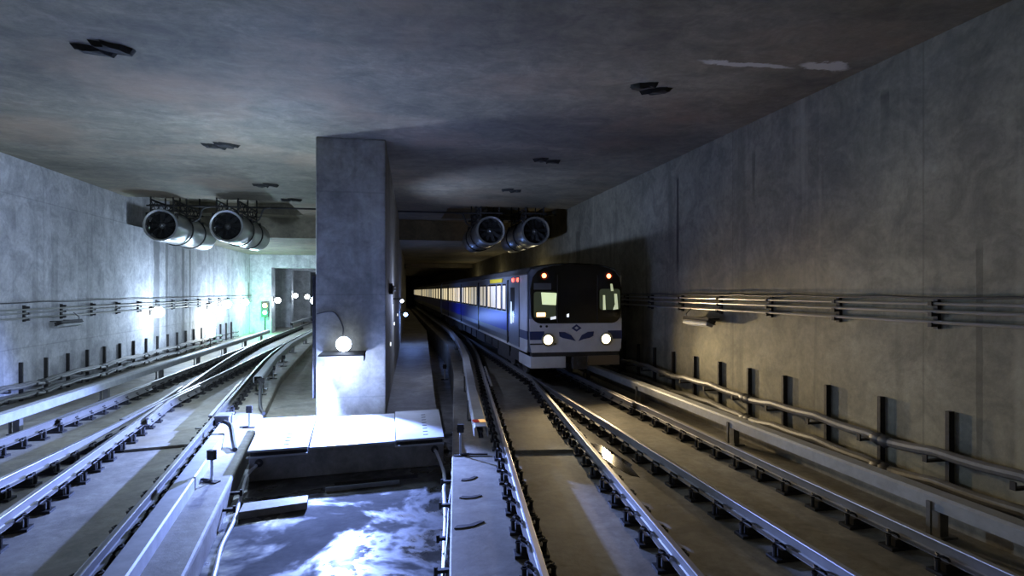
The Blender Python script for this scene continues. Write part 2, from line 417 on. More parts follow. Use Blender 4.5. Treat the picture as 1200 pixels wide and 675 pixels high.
# red/white marker plate at the end of the right one
b = nb(); box(b, -.125, .125, 0, .006, .0, .02); box(b, -.12, .12, -.22, -.01, .0, .006)
t = thing('end_marker', 'small red and orange marker on the end of the cover right of the pit', 'marker', (1.62, 11.35, .252))
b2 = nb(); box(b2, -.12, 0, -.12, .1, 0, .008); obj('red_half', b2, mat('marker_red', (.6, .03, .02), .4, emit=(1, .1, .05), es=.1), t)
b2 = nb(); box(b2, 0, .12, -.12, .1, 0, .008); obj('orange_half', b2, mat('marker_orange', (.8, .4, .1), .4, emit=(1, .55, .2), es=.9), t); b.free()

# ------------------------------------------------------------------ pit chest
A = math.radians(6.0)
CH = [(-2.50, 11.30), (.98, 11.67), (1.08, 14.2), (-2.80, 13.95)]
t = thing('concrete_chest', 'low concrete chest spanning the pit under white cover panels', 'chest', (-.8, 12.5, PZ))
o_ = Vector((-.8, 12.5, PZ))
def sub(p): return [(x-o_.x, y-o_.y) for x, y in p]
def lerp(a, b, k): return (a[0]+(b[0]-a[0])*k, a[1]+(b[1]-a[1])*k)
b = nb(); prism(b, sub(CH), 0, .45); obj('body', b, M_box, t, bevel=.02)
for k0, k1, z, ex, lab in ((0, .29, .59, .10, 'left'), (.29, .735, .55, 0, 'middle'), (.735, 1, .59, .10, 'right')):
    f0, f1 = lerp(CH[0], CH[1], k0), lerp(CH[0], CH[1], k1); r0, r1 = lerp(CH[3], CH[2], k0), lerp(CH[3], CH[2], k1)
    g = .008
    f0 = (f0[0]+g, f0[1]-ex-.05); f1 = (f1[0]-g, f1[1]-ex-.05); r0 = (r0[0]+g, r0[1]); r1 = (r1[0]-g, r1[1])
    b = nb(); prism(b, sub([f0, f1, r1, r0]), z-.04, z)
    pl = obj('cover_panel', b, M_plate, t, bevel=.006)
    if lab == 'middle':
        b = nb(); prism(b, sub([(f0[0], f0[1]+.05), (f1[0], f1[1]+.05), r1, r0]), .45, z-.041); obj('packing', b, M_box, t)
    else:
        b = nb(); prism(b, sub([(f0[0]+.02, f0[1]+.13), (f1[0]-.02, f1[1]+.13), r1, r0]), .45, z-.041); obj('packing', b, M_iron, t)
        # hinge strip in front, white lip
        b = nb(); prism(b, sub([(f0[0]-.02, f0[1]+.005), (f1[0]+.0, f1[1]+.005), (f1[0]+.0, f1[1]+.03), (f0[0]-.02, f0[1]+.03)]), .45, .48)
        obj('front_lip', b, M_plate, t)
        for j in range(8):
            q0 = lerp(lerp(f0, r0, .1+j*.1), lerp(f1, r1, .1+j*.1), .62)
            b = nb(); box(b, -.045, .045, -.012, .012, 0, .006, Matrix.Translation((q0[0]-o_.x, q0[1]-o_.y, z)) @ Matrix.Rotation(A, 4, 'Z'))
            obj('slot', b, M_iron, pl)
for x, y in ((-2.33, 11.31), (.80, 11.64)):
    b = nb(); lathe(b, [(.03, 0), (.07, 0), (.07, .03), (.03, .03)], 14, Matrix.Translation((x-o_.x, y-o_.y, .33)) @ Matrix.Rotation(PI/2, 4, 'X'))
    obj('conduit_port', b, M_iron, t)
# ledge and angle bar in front of it
b = nb(); prism(b, [(-2.24, 9.47), (-1.30, 9.72), (-1.33, 10.06), (-2.26, 9.88)], PZ, PZ+.11)
tag(obj('concrete_ledge', b, M_slab, bevel=.008), 'low concrete ledge with a dark front face at the left side of the pit', 'ledge')
b = nb()
Mx = Matrix.Translation((-.50, 10.62, PZ)) @ Matrix.Rotation(math.radians(8), 4, 'Z')
box(b, -.62, .62, -.04, .05, 0, .03, Mx); box(b, -.62, .62, -.045, -.03, 0, .075, Mx)
tag(obj('angle_bar', b, M_steel), 'bright-edged steel angle bar lying before the chest', 'bar')
b = nb(); Mx = Matrix.Translation((-.1, 10.95, PZ)) @ Matrix.Rotation(math.radians(7), 4, 'Z'); box(b, -.9, .55, -.035, .035, 0, .05, Mx)
tag(obj('steel_bar', b, M_iron), 'dark flat bar lying on the pit floor before the chest', 'bar')

# hoses
def spline(pts, n=8):
    out = []
    P = [Vector(p) for p in pts]
    P = [P[0]*2-P[1]]+P+[P[-1]*2-P[-2]]
    for i in range(1, len(P)-2):
        for k in range(n):
            s = k/n
            out.append(.5*((2*P[i])+(-P[i-1]+P[i+1])*s+(2*P[i-1]-5*P[i]+4*P[i+1]-P[i+2])*s*s+(-P[i-1]+3*P[i]-3*P[i+1]+P[i+2])*s**3))
    out.append(P[-2]); return out
def hose(name, label, pts, r, m, cat='hose', group=None, parent=None):
    b = nb(); tube(b, spline(pts), r, 8)
    o = obj(name, b, m, parent, smooth=True)
    if parent is None: tag(o, label, cat, group)
    return o
hose('hose', 'pale hose running from the chest down the left edge of the pit', [(-2.36, 11.24, -.34), (-2.46, 11.0, -.45), (-2.36, 10.04, -.58), (-2.26, 9.26, -.61), (-2.2, 8.42, -.615), (-2.06, 7.57, -.615), (-1.85, 6.0, -.615), (-1.6, 3, -.615), (-1.2, Y0, -.615)], .028, M_hose)
hose('hose', 'pale hose running from the chest down the right edge of the pit', [(.80, 11.56, -.33), (.83, 11.45, -.36), (.90, 10.75, -.52), (.84, 10.0, -.60), (.78, 9.05, -.61), (.68, 8.0, -.61), (.56, 6.8, -.61), (.28, 4, -.61), (-.3, 0, -.61), (-.5, Y0, -.61)], .03, M_hose)
for i, (y, sd) in enumerate(((10.1, 1), (9.0, 1), (7.8, 1), (6.9, 1), (9.45, -1), (10.2, -1))):
    x = edgeR(y) if sd > 0 else edgeL(y)
    b = nb(); box(b, min(0, -sd*.16), max(0, -sd*.16), -.03, .03, -.02, .02); cyl(b, (-sd*.16, 0, -.05), (-sd*.16, 0, .05), .022, 8)
    tag(obj('hose_clamp', b, M_iron, loc=(x, y, -.48)), 'small dark hose clamp on the %s pit side, %s from the front' % ('right' if sd > 0 else 'left', ('fourth', 'third', 'second', 'first')[3-i] if 0 and sd > 0 else ORD[[3, 2, 1, 0, 0, 1][i]]), 'clamp', 'hose clamps on the pit sides')
hose('cable', 'thin dark cable along the right face of the pit', [(1.04, 11.2, -.5), (1.0, 10.2, -.46), (.83, 9, -.5), (.70, 7.8, -.46), (.58, 6.9, -.5), (.42, 5.6, -.5), (.05, 2, -.5)], .014, M_cable, 'cable')

# ------------------------------------------------------------------ short posts on the slabs
def post(loc, h, label, rz=0, arm=False):
    t = thing('stub_post', label, 'post', loc, rz, 'short posts on the track slabs')
    b = nb(); box(b, -.12, .12, -.06, .06, 0, .02); box(b, -.2, -.02, -.035, .035, .02, .04); obj('base_plate', b, M_iron, t)
    b = nb(); cyl(b, (0, 0, .02), (0, 0, h), .022, 8); obj('shaft', b, M_steel, t)
    b = nb(); box(b, -.06, .06, -.04, .04, h-.12, h+.03); cyl(b, (-.07, 0, h-.05), (.07, 0, h-.05), .02, 8); obj('clamp_head', b, M_iron, t)
    if arm:
        b = nb(); box(b, -.5, -.05, -.03, .03, .015, .04); obj('strap', b, M_iron, t)
    return t
def slabx(y): return edgeL(y)
post((-2.82, 10.25, GZ), .48, 'short post with clamp head and flat strap on the blue-lit left slab', math.radians(-25), True)
post((-3.12, 14.15, GZ), .46, 'short post beside the end of the left third rail cover', 0)
post((-3.75, 18.6, GZ), .46, 'short post with black head beside the cable gap in the left third rail', 0)
post((-4.05, 21.9, GZ), .42, 'short post beside the white third rail, second beyond the cable gap', 0)
post((-4.3, 25.4, GZ), .42, 'short post beside the white third rail, third beyond the cable gap', 0)
post((.0+edgeR(11)+.16, 11.0, GZ), .55, 'short post on the slab at the end of the right third rail cover', math.radians(170), True)
post((1.75, 20.5, GZ), .5, 'short post beside the trench left of the train', 0)
# feed cables between the third rail ends
hose('feed_cable', 'thick black feed cable dropping from the far third rail end, left tunnel', [(-3.86, 18.7, .1), (-3.72, 18.3, .02), (-3.6, 17.6, -.12), (-3.32, 16.3, -.25), (-3.1, 15.6, -.28)], .045, M_cable, 'cable')
hose('feed_cable', 'thick dark feed cable dropping from the near third rail end', [(-3.35, 13.0, .1), (-3.2, 12.9, .02), (-3.05, 12.5, -.2), (-2.92, 12.1, -.26)], .045, M_cable, 'cable')
b = nb(); box(b, -.14, .14, -.2, .2, 0, .32); box(b, -.16, .16, -.22, .22, .3, .34)
tag(obj('terminal_box', b, M_gcable, loc=(-3.62, 14.1, GZ), bevel=.01), 'grey terminal box in the gap of the left third rail', 'box')
# debris plates on slabs
for i, (x, y, s, rz, lab) in enumerate([(1.22, 9.6, .16, .3, 'dark scrap plate lying on the right slab, farthest'), (1.13, 8.75, .17, -.1, 'dark scrap plate lying on the right slab, middle'), (.98, 7.7, .22, .2, 'dark bent scrap plate lying on the right slab, nearest'),
                                ]):
    b = nb(); prism(b, [(-s, -.03), (-s*.5, -.06), (s*.2, -.05), (s, .04), (s*.8, .08), (0, .02), (-s*.7, .05)], 0, .012)
    o = tag(obj('scrap_plate', b, M_iron, loc=(x, y, GZ)), lab, 'scrap', 'scrap on the slabs'); o.rotation_euler.z = rz
b = nb(); prism(b, [(-.22, -.02), (.2, -.03), (.22, .02), (-.2, .03)], 0, .02)
o = tag(obj('cover_plate', b, M_plate, loc=(-4.05, 14.3, GZ)), 'small bright white plate lying beside the rail near the frog', 'plate')
b = nb(); prism(b, [(.10*math.cos(a)*(1+.2*math.sin(3*a))*2.2, .10*math.sin(a)*1.5) for a in [2*PI*k/14 for k in range(14)]], 0, .012)
tag(obj('pit_cap', b, M_iron, loc=(-2.98, 6.6, GZ), bevel=.004), 'dark cap on the left slab at the lower edge', 'cap')

# puddle between tracks, warm gleam
M_water = mat('water', (.05, .045, .035), .13, 0, spec=.9)
def blob(cx, cy, rx, ry, n, seed, jag=.25):
    rnd = random.Random(seed)
    return [(cx+rx*(1+jag*(rnd.random()-.5)*2)*math.cos(2*PI*k/n), cy+ry*(1+jag*(rnd.random()-.5)*2)*math.sin(2*PI*k/n)) for k in range(n)]
b = nb(); prism(b, blob(3.93, 10.35, .17, 1.0, 22, 3), GZ, GZ+.006)
tag(obj('puddle', b, M_water), 'small puddle gleaming warm yellow beside the rail before the train', 'puddle')

# ------------------------------------------------------------------ wall services
def conduit(x, z, ya, yb, r, label, m=None, sag=0, seg=2.0, group=None):
    n = max(2, int((yb-ya)/.5)); pts = []
    for i in range(n+1):
        y = ya+(yb-ya)*i/n
        pts.append((x, y, z-(sag*abs(math.sin(PI*y/seg)))))
    b = nb(); tube(b, pts, r, 8); return tag(obj('conduit', b, m or M_cond, smooth=True), label, 'conduit', group)
names = ['topmost', 'second from top', 'third from top', 'lowest']
for i, (z, r, mm) in enumerate([(2.66, .018, M_cable), (2.56, .022, M_cond), (2.45, .026, M_cond), (2.30, .026, M_cond)]):
    conduit(XR-.12, z, Y0, 75, r, 'thin conduit along the right wall, %s of four' % names[i], mm, .02 if i == 0 else 0, 2.0, 'right wall conduits')
for i, (z, r, mm) in enumerate([(2.44, .018, M_cable), (2.22, .024, M_cond), (2.12, .02, M_cond), (1.98, .028, M_cond)]):
    conduit(XL+.12, z, Y0, 46, r, 'thin conduit along the left wall, %s of four' % names[i], mm, .03 if i == 0 else 0, 3.3, 'left wall conduits')
# conduit clamps
def clamp(x, y, z0, z1, s, label, grp):
    b = nb(); box(b, min(0, -s*.06), max(0, -s*.06), -.035, .035, z0, z1)
    for z in (z0+.06, (z0+z1)/2, z1-.06): box(b, min(-s*.05, -s*.16), max(-s*.05, -s*.16), -.03, .03, z-.03, z+.03)
    return tag(obj('conduit_clamp', b, M_iron, loc=(x, y, 0)), label, 'clamp', grp)
for i in range(9):
    clamp(XR, 7.15+i*1.9-1.9 if i else 4.6, 2.2, 2.62, 1, 'dark conduit clamp on the right wall, %s from the right edge' % ORD[i], 'right wall conduit clamps')
for i in range(12):
    clamp(XL, 19.0+i*1.9, 1.88, 2.34, -1, 'dark conduit clamp on the left wall, %s from the left edge' % ORD[i], 'left wall conduit clamps')

# cable brackets: a thin steel plate standing out from the wall with two arms
def bracket(x, y, ztop, s, zs, label, grp, depth=.09):
    t = thing('cable_bracket', label, 'bracket', (x, y, GZ), 0, grp)
    b = nb(); box(b, -s*depth if s > 0 else 0, 0 if s > 0 else depth, -.03, .03, 0, ztop-GZ); obj('upright', b, M_iron, t)
    for z in zs:
        b = nb(); xa, xb = sorted((-s*depth, -s*(depth+.36))); box(b, xa, xb, -.035, .035, z-.03-GZ, z-GZ)
        xt = -s*(depth+.36); box(b, xt-.012, xt+.012, -.035, .035, z-.03-GZ, z+.07-GZ); obj('arm', b, M_iron, t)
    return t
YB = 6.94
for i in range(18):
    bracket(XR, YB+i*1.19, 1.07, 1, (.42, .0), 'dark steel cable bracket on the right wall, %s from the right edge' % ORD[i], 'right wall cable brackets')
for i in range(20):
    bracket(XL, 17.6+i*1.22, .77, -1, (.13, -.14), 'dark steel cable bracket on the left wall, %s from the left edge' % ORD[i], 'left wall cable brackets', .09)
bracket(XR, YB-1.19, 1.07, 1, (.42, .0), 'dark steel cable bracket on the right wall just outside the view', 'right wall cable brackets')
# heavy cable runs draped over the arms, flared black ends every three brackets
def run(xc, s, z, ya, yb, label, grp, r=.07):
    n = int((yb-ya)/.2); pts = []
    for i in range(n+1):
        y = ya+(yb-ya)*i/n; k = i/n
        pts.append((0, y-ya, z-.04+.06*math.sin(PI*k)-.03*abs(math.sin(PI*(y-YB)/1.19))+.0))
    t = thing('cable_run', label, 'cable', (xc, ya, 0), 0, grp)
    b = nb(); tube(b, pts, r, 10); obj('sheath', b, M_gcable, t, smooth=True)
    b = nb(); tube(b, [(p[0]+.10, p[1], p[2]-.02) for p in pts], r*.7, 8); obj('second_core', b, M_gcable, t, smooth=True)
    for p in (pts[0], pts[-1]):
        b = nb(); tube(b, [(p[0], p[1]-.12, p[2]), (p[0], p[1], p[2]), (p[0], p[1]+.12, p[2])], r*1.3, 10, rs=[r*.8, r*1.5, r*1.1]); obj('end_sleeve', b, M_cable, t, smooth=True)
    return t
nm = ['nearest', 'second nearest', 'third nearest', 'fourth nearest', 'fifth nearest', 'sixth nearest', 'seventh nearest']
for lvl, z in (('upper', .52), ('lower', .10)):
    for i in range(6):
        ya = YB-2.6+i*3.57
        run(XR-.28, 1, z, ya, ya+3.45, '%s heavy cable run on the right wall brackets, %s span' % (lvl, nm[i]), 'right wall cable runs')
for lvl, z in (('upper', .20), ('lower', -.07)):
    for i in range(6):
        ya = 15.8+i*3.66
        run(XL+.26, -1, z, ya, ya+3.5, '%s cable run on the left wall brackets, %s span' % (lvl, nm[i]), 'left wall cable runs', .07)

# light fittings
def fitting(loc, s, L, label, lit=None, tilt=0):
    """twin arm fluorescent batten on a wall; s=+1 right wall, -1 left"""
    t = thing('light_fitting', label, 'lamp', loc, 0, 'wall light fittings')
    Mx = Matrix.Rotation(s*math.radians(20), 4, 'Y')
    b = nb(); box(b, -.10, .10, -L/2, L/2, -.03, .05, Mx); box(b, -.13, .13, -L/2, L/2, -.05, -.03, Mx); obj('housing', b, M_iron, t, bevel=.01)
    b = nb(); box(b, -.09, .09, -L/2+.04, L/2-.04, -.13, -.05, Mx); obj('diffuser', b, lit or M_cover, t, bevel=.02)
    b = nb()
    for y in (-L*.3, L*.3): box(b, min(0, s*.33), max(0, s*.33), y-.02, y+.02, .03, .06)
    obj('wall_arm', b, M_iron, t)
    b = nb(); tube(b, spline([(0, L/2-.1, .04), (s*.1, L/2+.18, .12), (s*.22, L/2+.1, .28)]), .012, 6); obj('lead', b, M_cable, t)
    return t
fitting((XR-.34, 13.35, 2.03), 1, 1.25, 'unlit pale batten light below the conduits on the right wall')
fitting((XL+.34, 20.7, 1.78), -1, 1.25, 'unlit pale batten light below the conduits on the left wall')
WL = (.55, .73, 1.0)
lamp_m = em('lamp_white', (.85, .95, 1.0), 16)
def globe(loc, s, label, watts, r=.16, m=None, group='lit wall lamps'):
    t = thing('wall_lamp', label, 'lamp', loc, 0, group)
    b = nb(); lathe(b, [(.0001, -r), (r*.5, -r*.87), (r*.87, -r*.5), (r, 0), (r*.87, r*.5), (r*.5, r*.87), (.0001, r)], 16)
    obj('globe', b, m or lamp_m, t, smooth=True)
    b = nb(); box(b, min(0, s*.3), max(0, s*.3), -.05, .05, r*.8, r*.8+.06); box(b, s*.3-.02, s*.3+.02, -.1, .1, -.1, .3); obj('wall_arm', b, M_iron, t)
    if watts: point_light('lamp_light', (loc[0]-s*1.3, loc[1]-.1, loc[2]+.05), WL, watts*1.35, .12)
    return t
globe((XL+.32, 27.9, 1.83), -1, 'nearest lit white lamp on the left wall', 420, .24)
globe((XL+.32, 14.5, 2.3), -1, 'added lamp on the left wall just outside the view, brightening the near wall', 40, .2)  # added lamp out of view, brightens the near left wall
globe((XL+.32, 35.8, 1.84), -1, 'lit white lamp on the left wall, second from the left edge', 300, .22)
globe((XL+.32, 38.6, 1.95), -1, 'lit white lamp on the left wall, third from the left edge', 300, .26)
globe((XL+.32, 43.2, 1.97), -1, 'lit white lamp before the portal pier, left of the green signal', 420, .24)
globe((-8.3, 46.6, 2.05), -1, 'lit white lamp right above the green signal', 60, .22)
globe((-8.1, 53.5, 2.35), -1, 'small lit lamp inside the left portal', 40, .2)
globe((-7.75, 58.0, 2.2), -1, 'farthest lit lamp inside the left tunnel', 60, .22)
# lamp reflection on the wet wall, modelled as a glowing shape behind the brackets
t = thing('wall_reflection', 'tall white lamp reflection low on the left wall, built as a glowing shape', 'lamp', (XL+.55, 34.5, GZ))
b = nb(); cyl(b, (0, 0, 0), (0, 0, .55), .03, 8); box(b, -.2, .2, -.2, .2, 0, .04); obj('reflection_base', b, M_iron, t)
b = nb(); lathe(b, [(.0001, .55), (.20, .6), (.24, .9), (.25, 1.4), (.2, 1.75), (.0001, 1.85)], 16); obj('reflection_body', b, em('reflection_emit', (.9, 1, 1), 14), t, smooth=True)
# signal with green and yellow aspects
t = thing('signal', 'small signal glowing green and amber at the left portal pier', 'signal', (-8.95, 45.4, GZ))
b = nb(); cyl(b, (0, 0, 0), (0, 0, 1.3), .05, 8); obj('post', b, M_iron, t)
b = nb(); box(b, -.24, .24, -.08, .12, 1.2, 2.3); obj('head', b, M_iron, t, bevel=.02)
for z, c, nme in ((1.5, (.05, 1, .3), 'green_lens'), (2.0, (1, .6, .1), 'amber_lens')):
    b = nb(); lathe(b, [(.0001, .05), (.12, .03), (.15, 0)], 16, Matrix.Translation((0, -.09, z)) @ Matrix.Rotation(PI/2, 4, 'X')); obj(nme, b, em(nme, c, 25), t)
point_light('signal_green', (-9.1, 44.6, 1.0), (.05, 1, .35), 260, .1)
point_light('signal_amber', (-8.75, 44.9, 1.9), (1, .7, .15), 18, .1)

# ------------------------------------------------------------------ main lamp on the pier
t = thing('pier_lamp', 'dazzling white lamp on the front of the central pier', 'lamp', (-1.12, 14.75, 1.47))
b = nb(); r = .18
lathe(b, [(.0001, -r), (r*.5, -r*.87), (r*.87, -r*.5), (r, 0), (r*.87, r*.5), (r*.5, r*.87), (.0001, r)], 20, Matrix.Translation((0, -.30, .03))); obj('globe', b, em('pier_lamp_glow', (.62, .74, 1), 7), t, smooth=True)
b = nb(); box(b, -.50, .50, -.95, 0, -.185, -.16); box(b, .48, .50, -.95, -.34, -.30, -.16); obj('hood_and_flap', b, M_iron, t)  # right flap added and depth chosen to keep lamp light off wall and ceiling
b = nb(); box(b, -.16, .16, -.40, -.12, -.215, -.186); obj('floodlight_panel', b, em('flood_panel', (.7, .8, 1), 5), t)
b = nb(); box(b, -.05, .05, -.14, 0, -.16, .10); obj('bracket', b, M_iron, t)
spot('pier_lamp_light', (-1.12, 14.33, 1.21), (-.58, -.68, -.44), (.25, .37, 1.0), 6800, 156, .2, .05)
point_light('pier_lamp_wall_light', (-1.12, 14.15, 1.08), (.5, .62, 1.0), 135, .08)
globe((-1.93, 15.75, 2.50), 1, 'white lamp on the left face of the central pier, glimpsed at its edge', 560, .10, None, None)
# conduit, box and frame on the pier
b = nb(); box(b, -.08, .0, -.1, .06, 0, 2.9); tag(obj('pier_conduit', b, M_iron, loc=(-1.78, 14.9, 0.2)), 'dark upright conduit strip on the left edge of the pier', 'conduit')
hose('lamp_lead', 'thin dark lead running from the pier lamp to the left edge', [(-1.75, 14.71, 2.2), (-1.5, 14.71, 2.25), (-1.32, 14.71, 2.2), (-1.16, 14.71, 1.9), (-1.15, 14.71, 1.7)], .015, M_cable, 'cable')
# small things on the right face of the dividing wall
t = thing('wall_bracket_arm', 'grey bracket with pipes jutting from the right face of the dividing wall', 'bracket', (xw(17), 17.0, 2.75))
b = nb(); box(b, 0, .10, -.2, .2, -.1, .2); obj('wall_plate', b, M_iron, t)
b = nb()
for dz in (0, .1): tube(b, [(.10, -.1, dz), (.16, .2, dz), (.16, 9, dz-.0)], .03, 8)
for yv in (2, 4, 6, 8): box(b, 0, .2, yv, yv+.05, -.04, .14)
obj('pipes', b, M_cond, t)
for i, (y, z, lab) in enumerate(((17.5, 1.22, 'nearest'), (21.3, 1.60, 'middle'), (26.5, 1.7, 'farthest'))):
    b = nb(); prism(b, [(-.06, -.1), (.0, -.04), (.05, -.1), (.05, .0), (.0, .12), (-.05, .02)], 0, .03, Matrix.Rotation(PI/2, 4, 'Y') )
    tag(obj('reflector', b, em('reflector_glow', (.9, .95, 1), 1.2), loc=(xw(y)+.01, y, z)), 'small white reflector on the dividing wall, %s of three' % lab, 'reflector', 'dividing wall reflectors')
globe((xw(20.5)+.3, 20.5, 2.4), -1, 'small lamp on the right face of the dividing wall below the pipes', 0, .06, em('small_lamp', (.7, .8, 1), 8), None)
point_light('dividing_wall_light', (xw(20.5)+.6, 20.5, 2.4), (.5, .6, 1.0), 120, .08)
spot('dividing_wall_fill', (xw(20.5)+.6, 20.5, 2.5), (.75, .15, .62), (.42, .56, 1.0), 620, 110, .6, .08)  # added spot, lifts the upper wall and ceiling around the right fans
t = globe((xw(34)+.3, 34, 1.42), -1, 'small blue-white lamp low on the dividing wall beside the train', 0, .11, em('blue_lamp', (.3, .55, 1), 20), None)
point_light('blue_lamp_light', (xw(34)+.7, 34, 1.3), (.2, .35, 1.0), 110, .1)

# ------------------------------------------------------------------ ceiling fans
def jet_fan(loc, label, lead=1):
    R, Lf = .63, 5.1
    t = thing('jet_fan', label, 'fan', loc, 0, 'ceiling jet fans')
    RX = Matrix.Rotation(-PI/2, 4, 'X')      # local z -> +y
    b = nb(); lathe(b, [(R*.86, -.04), (R*.97, -.06), (R, -.02), (R, 1.5), (R*.985, 1.52), (R*.985, 2.9), (R, 2.92), (R, Lf), (R*.95, Lf+.04), (R*.86, Lf), (R*.84, Lf-.3), (R*.84, .2), (R*.86, -.04)], 40, RX); obj('casing', b, M_steel, t, smooth=True)
    b = nb(); lathe(b, [(R+.005, 1.62), (R+.045, 1.62), (R+.045, 1.70), (R+.005, 1.70)], 40, RX); obj('band', b, M_iron, t)
    b = nb(); lathe(b, [(R+.005, 3.32), (R+.045, 3.32), (R+.045, 3.4), (R+.005, 3.4)], 40, RX); obj('band', b, M_iron, t)
    b = nb(); lathe(b, [(.0001, .02), (.05, .04), (.10, .10), (.13, .22), (.13, .9), (.0001, .92)], 20, RX); obj('hub', b, M_steel, t, smooth=True)
    b = nb()
    for k in range(9):
        Mb = Matrix.Rotation(2*PI*k/9, 4, 'Y') @ Matrix.Translation((0, .16, 0)) @ Matrix.Rotation(math.radians(35), 4, 'Z')
        box(b, -.085, .085, -.008, .008, .12, R*.83, Mb)
    obj('blades', b, M_black, t)
    b = nb(); lathe(b, [(R*.83, .34), (.0001, .36)], 30, RX); obj('baffle', b, M_black, t)
    b = nb()
    for rr in (.16, .3, .43): lathe(b, [(rr, .0), (rr+.008, .0), (rr+.008, .008), (rr, .008)], 28, RX)
    for k in range(4): 
        a = k*PI/4; box(b, -.53, .53, .0, .01, -.005, .005, Matrix.Rotation(a, 4, 'Y'))
    obj('guard', b, M_iron, t)
    zc = ZC-loc[2]; zp = ZC+.5-loc[2]
    b = nb()
    for y, zt in ((.12, zc), (1.66, zp), (3.36, zp)):
        for s in (-1, 1):
            cyl(b, (s*.40, y, .45), (s*.40, y, zt), .028, 6)
            box(b, s*.52-.05, s*.52+.05, y-.04, y+.04, -.05, .5)
        box(b, -.55, .55, y-.03, y+.03, .74, .80)
    for s in (-1, 1):
        for k in range(6):
            ya_, yb_ = .12+k*.54, .12+(k+1)*.54
            cyl(b, (s*.40, ya_, .62 if k % 2 else 1.0), (s*.40, yb_, 1.0 if k % 2 else .62), .018, 6)
            cyl(b, (s*.40, ya_, 1.0 if k % 2 else .62), (s*.40, yb_, .62 if k % 2 else 1.0), .018, 6)
        box(b, s*.40-.025, s*.40+.025, .1, 3.5, .97, 1.03); box(b, s*.40-.025, s*.40+.025, .1, 3.5, .60, .65)
    obj('hanger_frame', b, M_iron, t)
    sx = -1 if lead < 0 else 1
    b = nb(); tube(b, spline([(sx*.45, 2.0, .35), (sx*.8, 1.9, .5), (sx*1.0, 1.75, .9), (sx*1.3, 1.7, zc-.12)]), .035, 8); obj('power_lead', b, M_cable, t)
    return t
jet_fan((-8.78, 25.3, 5.28), 'silver jet fan on the ceiling nearest the left wall')
jet_fan((-6.36, 25.1, 5.28), 'silver jet fan on the ceiling, right one of the left tunnel pair')
jet_fan((4.14, 25.4, 5.34), 'blue-lit jet fan above the train, left one of the pair', -1)
jet_fan((6.08, 25.2, 5.34), 'jet fan above the train, right one nearest the wall')
b = nb(); cyl(b, (-9.8, 27.0, 6.28), (-1.8, 27.0, 6.28), .04, 8); tag(obj('ceiling_pipe', b, M_iron), 'thin pipe across the ceiling above the left fans', 'pipe')
b = nb(); cyl(b, (xw(27)+.02, 27.0, 6.28), (7.5, 27.0, 6.28), .04, 8); tag(obj('ceiling_pipe', b, M_iron), 'thin pipe across the ceiling above the right fans', 'pipe')

# ------------------------------------------------------------------ ragged black anchor clusters on the ceiling
def clump(x, y, s, seed, label, flip=1):
    """two leaf-like flaps of torn black membrane hanging a few cm below the slab"""
    t = thing('anchor_clump', label, 'ceiling anchor', (x, y, ZC), 0, 'black ceiling anchor clumps'); rnd = random.Random(seed)
    for cx, cy, rx, ry, rot in ((-.17, -.10, .26, .12, .5), (.17, .08, .28, .10, .5)):
        b = nb(); pts = blob(0, 0, rx*s, ry*s, 14, rnd.random(), .28)
        top = [b.verts.new((px, py, 0)) for px, py in pts]
        low = [b.verts.new((px*.8, py*.8, -.05-.05*rnd.random())) for px, py in pts]
        b.faces.new(top); b.faces.new(low[::-1])
        for k in range(14): b.faces.new((top[k], top[(k+1) % 14], low[(k+1) % 14], low[k]))
        bmesh.ops.transform(b, matrix=Matrix.Translation((cx*s, cy*s*flip, 0)) @ Matrix.Rotation(-rot*flip, 4, 'Z'), verts=b.verts)
        obj('flap', b, M_hole, t)
for i, (x, y, lab) in enumerate([(-4.22, 9.95, 'ragged black clump on the ceiling at upper left, nearest of its row'), (-4.2, 16.0, 'ragged black clump on the ceiling left of the pier top, second of its row'),
        (-4.24, 21.7, 'small black clump on the ceiling above the left fans, third of its row'), (-4.0, 25.0, 'tiny black clump on the ceiling, farthest of the left row')]):
    clump(x, y, 1.0, i, lab, -1)
for i, (x, y, lab) in enumerate([(4.5, 10.0, 'ragged black clump on the ceiling at upper right, nearest of its row'), (4.2, 16.1, 'small black clump on the ceiling between pier and right wall, second of its row'),
        (4.2, 21.1, 'tiny black clump on the ceiling before the right fans')]):
    clump(x, y, .95, 10+i, lab)
# ------------------------------------------------------------------ train
TX, TW, TY = 5.15, 1.40, 16.4
train = thing('metro_train', 'white and blue metro train with lit headlights coming on the right track', 'train', (TX, TY, 0))
def xsec(w, zb=1.0, zs=3.22, zt=3.54):
    """body cross-section, right half to left half, rounded shoulders"""
    pts = [(-w*.96, zb), (-w, zb+.25), (-w, zs-.25), (-w*.985, zs)]
    for k in range(1, 8):
        a = PI*k/8; pts.append((-w*.985*math.cos(a)*1.0, zs+(zt-zs)*math.sin(a)**.7))
    pts += [(w*.985, zs), (w, zs-.25), (w, zb+.25), (w*.96, zb)]
    return pts
def body(ya, yb, nose=False):
    b = nb(); secs = []
    ys = [(ya, .0)]
    if nose: ys = [(0, 1.0), (.06, .5), (.22, .15), (.5, 0)]
    else: ys = [(ya, 0)]
    ys.append((yb, 0))
    for y, k in ys:
        w = TW-.10*k; top = 3.54-.10*k; pr = xsec(w, 1.0, 3.22-.08*k, top)
        secs.append([b.verts.new((x, y, z)) for x, z in pr])
    n = len(secs[0])
    for s0, s1 in zip(secs, secs[1:]):
        for i in range(n): b.faces.new((s0[i], s0[(i+1) % n], s1[(i+1) % n], s1[i]))
    b.faces.new(secs[0][::-1]); b.faces.new(secs[-1]); return b
obj('car_body', body(0, 30.4, True), M_grey, train, smooth=False)
obj('car_body', body(30.9, 61), M_grey, train); obj('car_body', body(61.5, 91), M_grey, train)
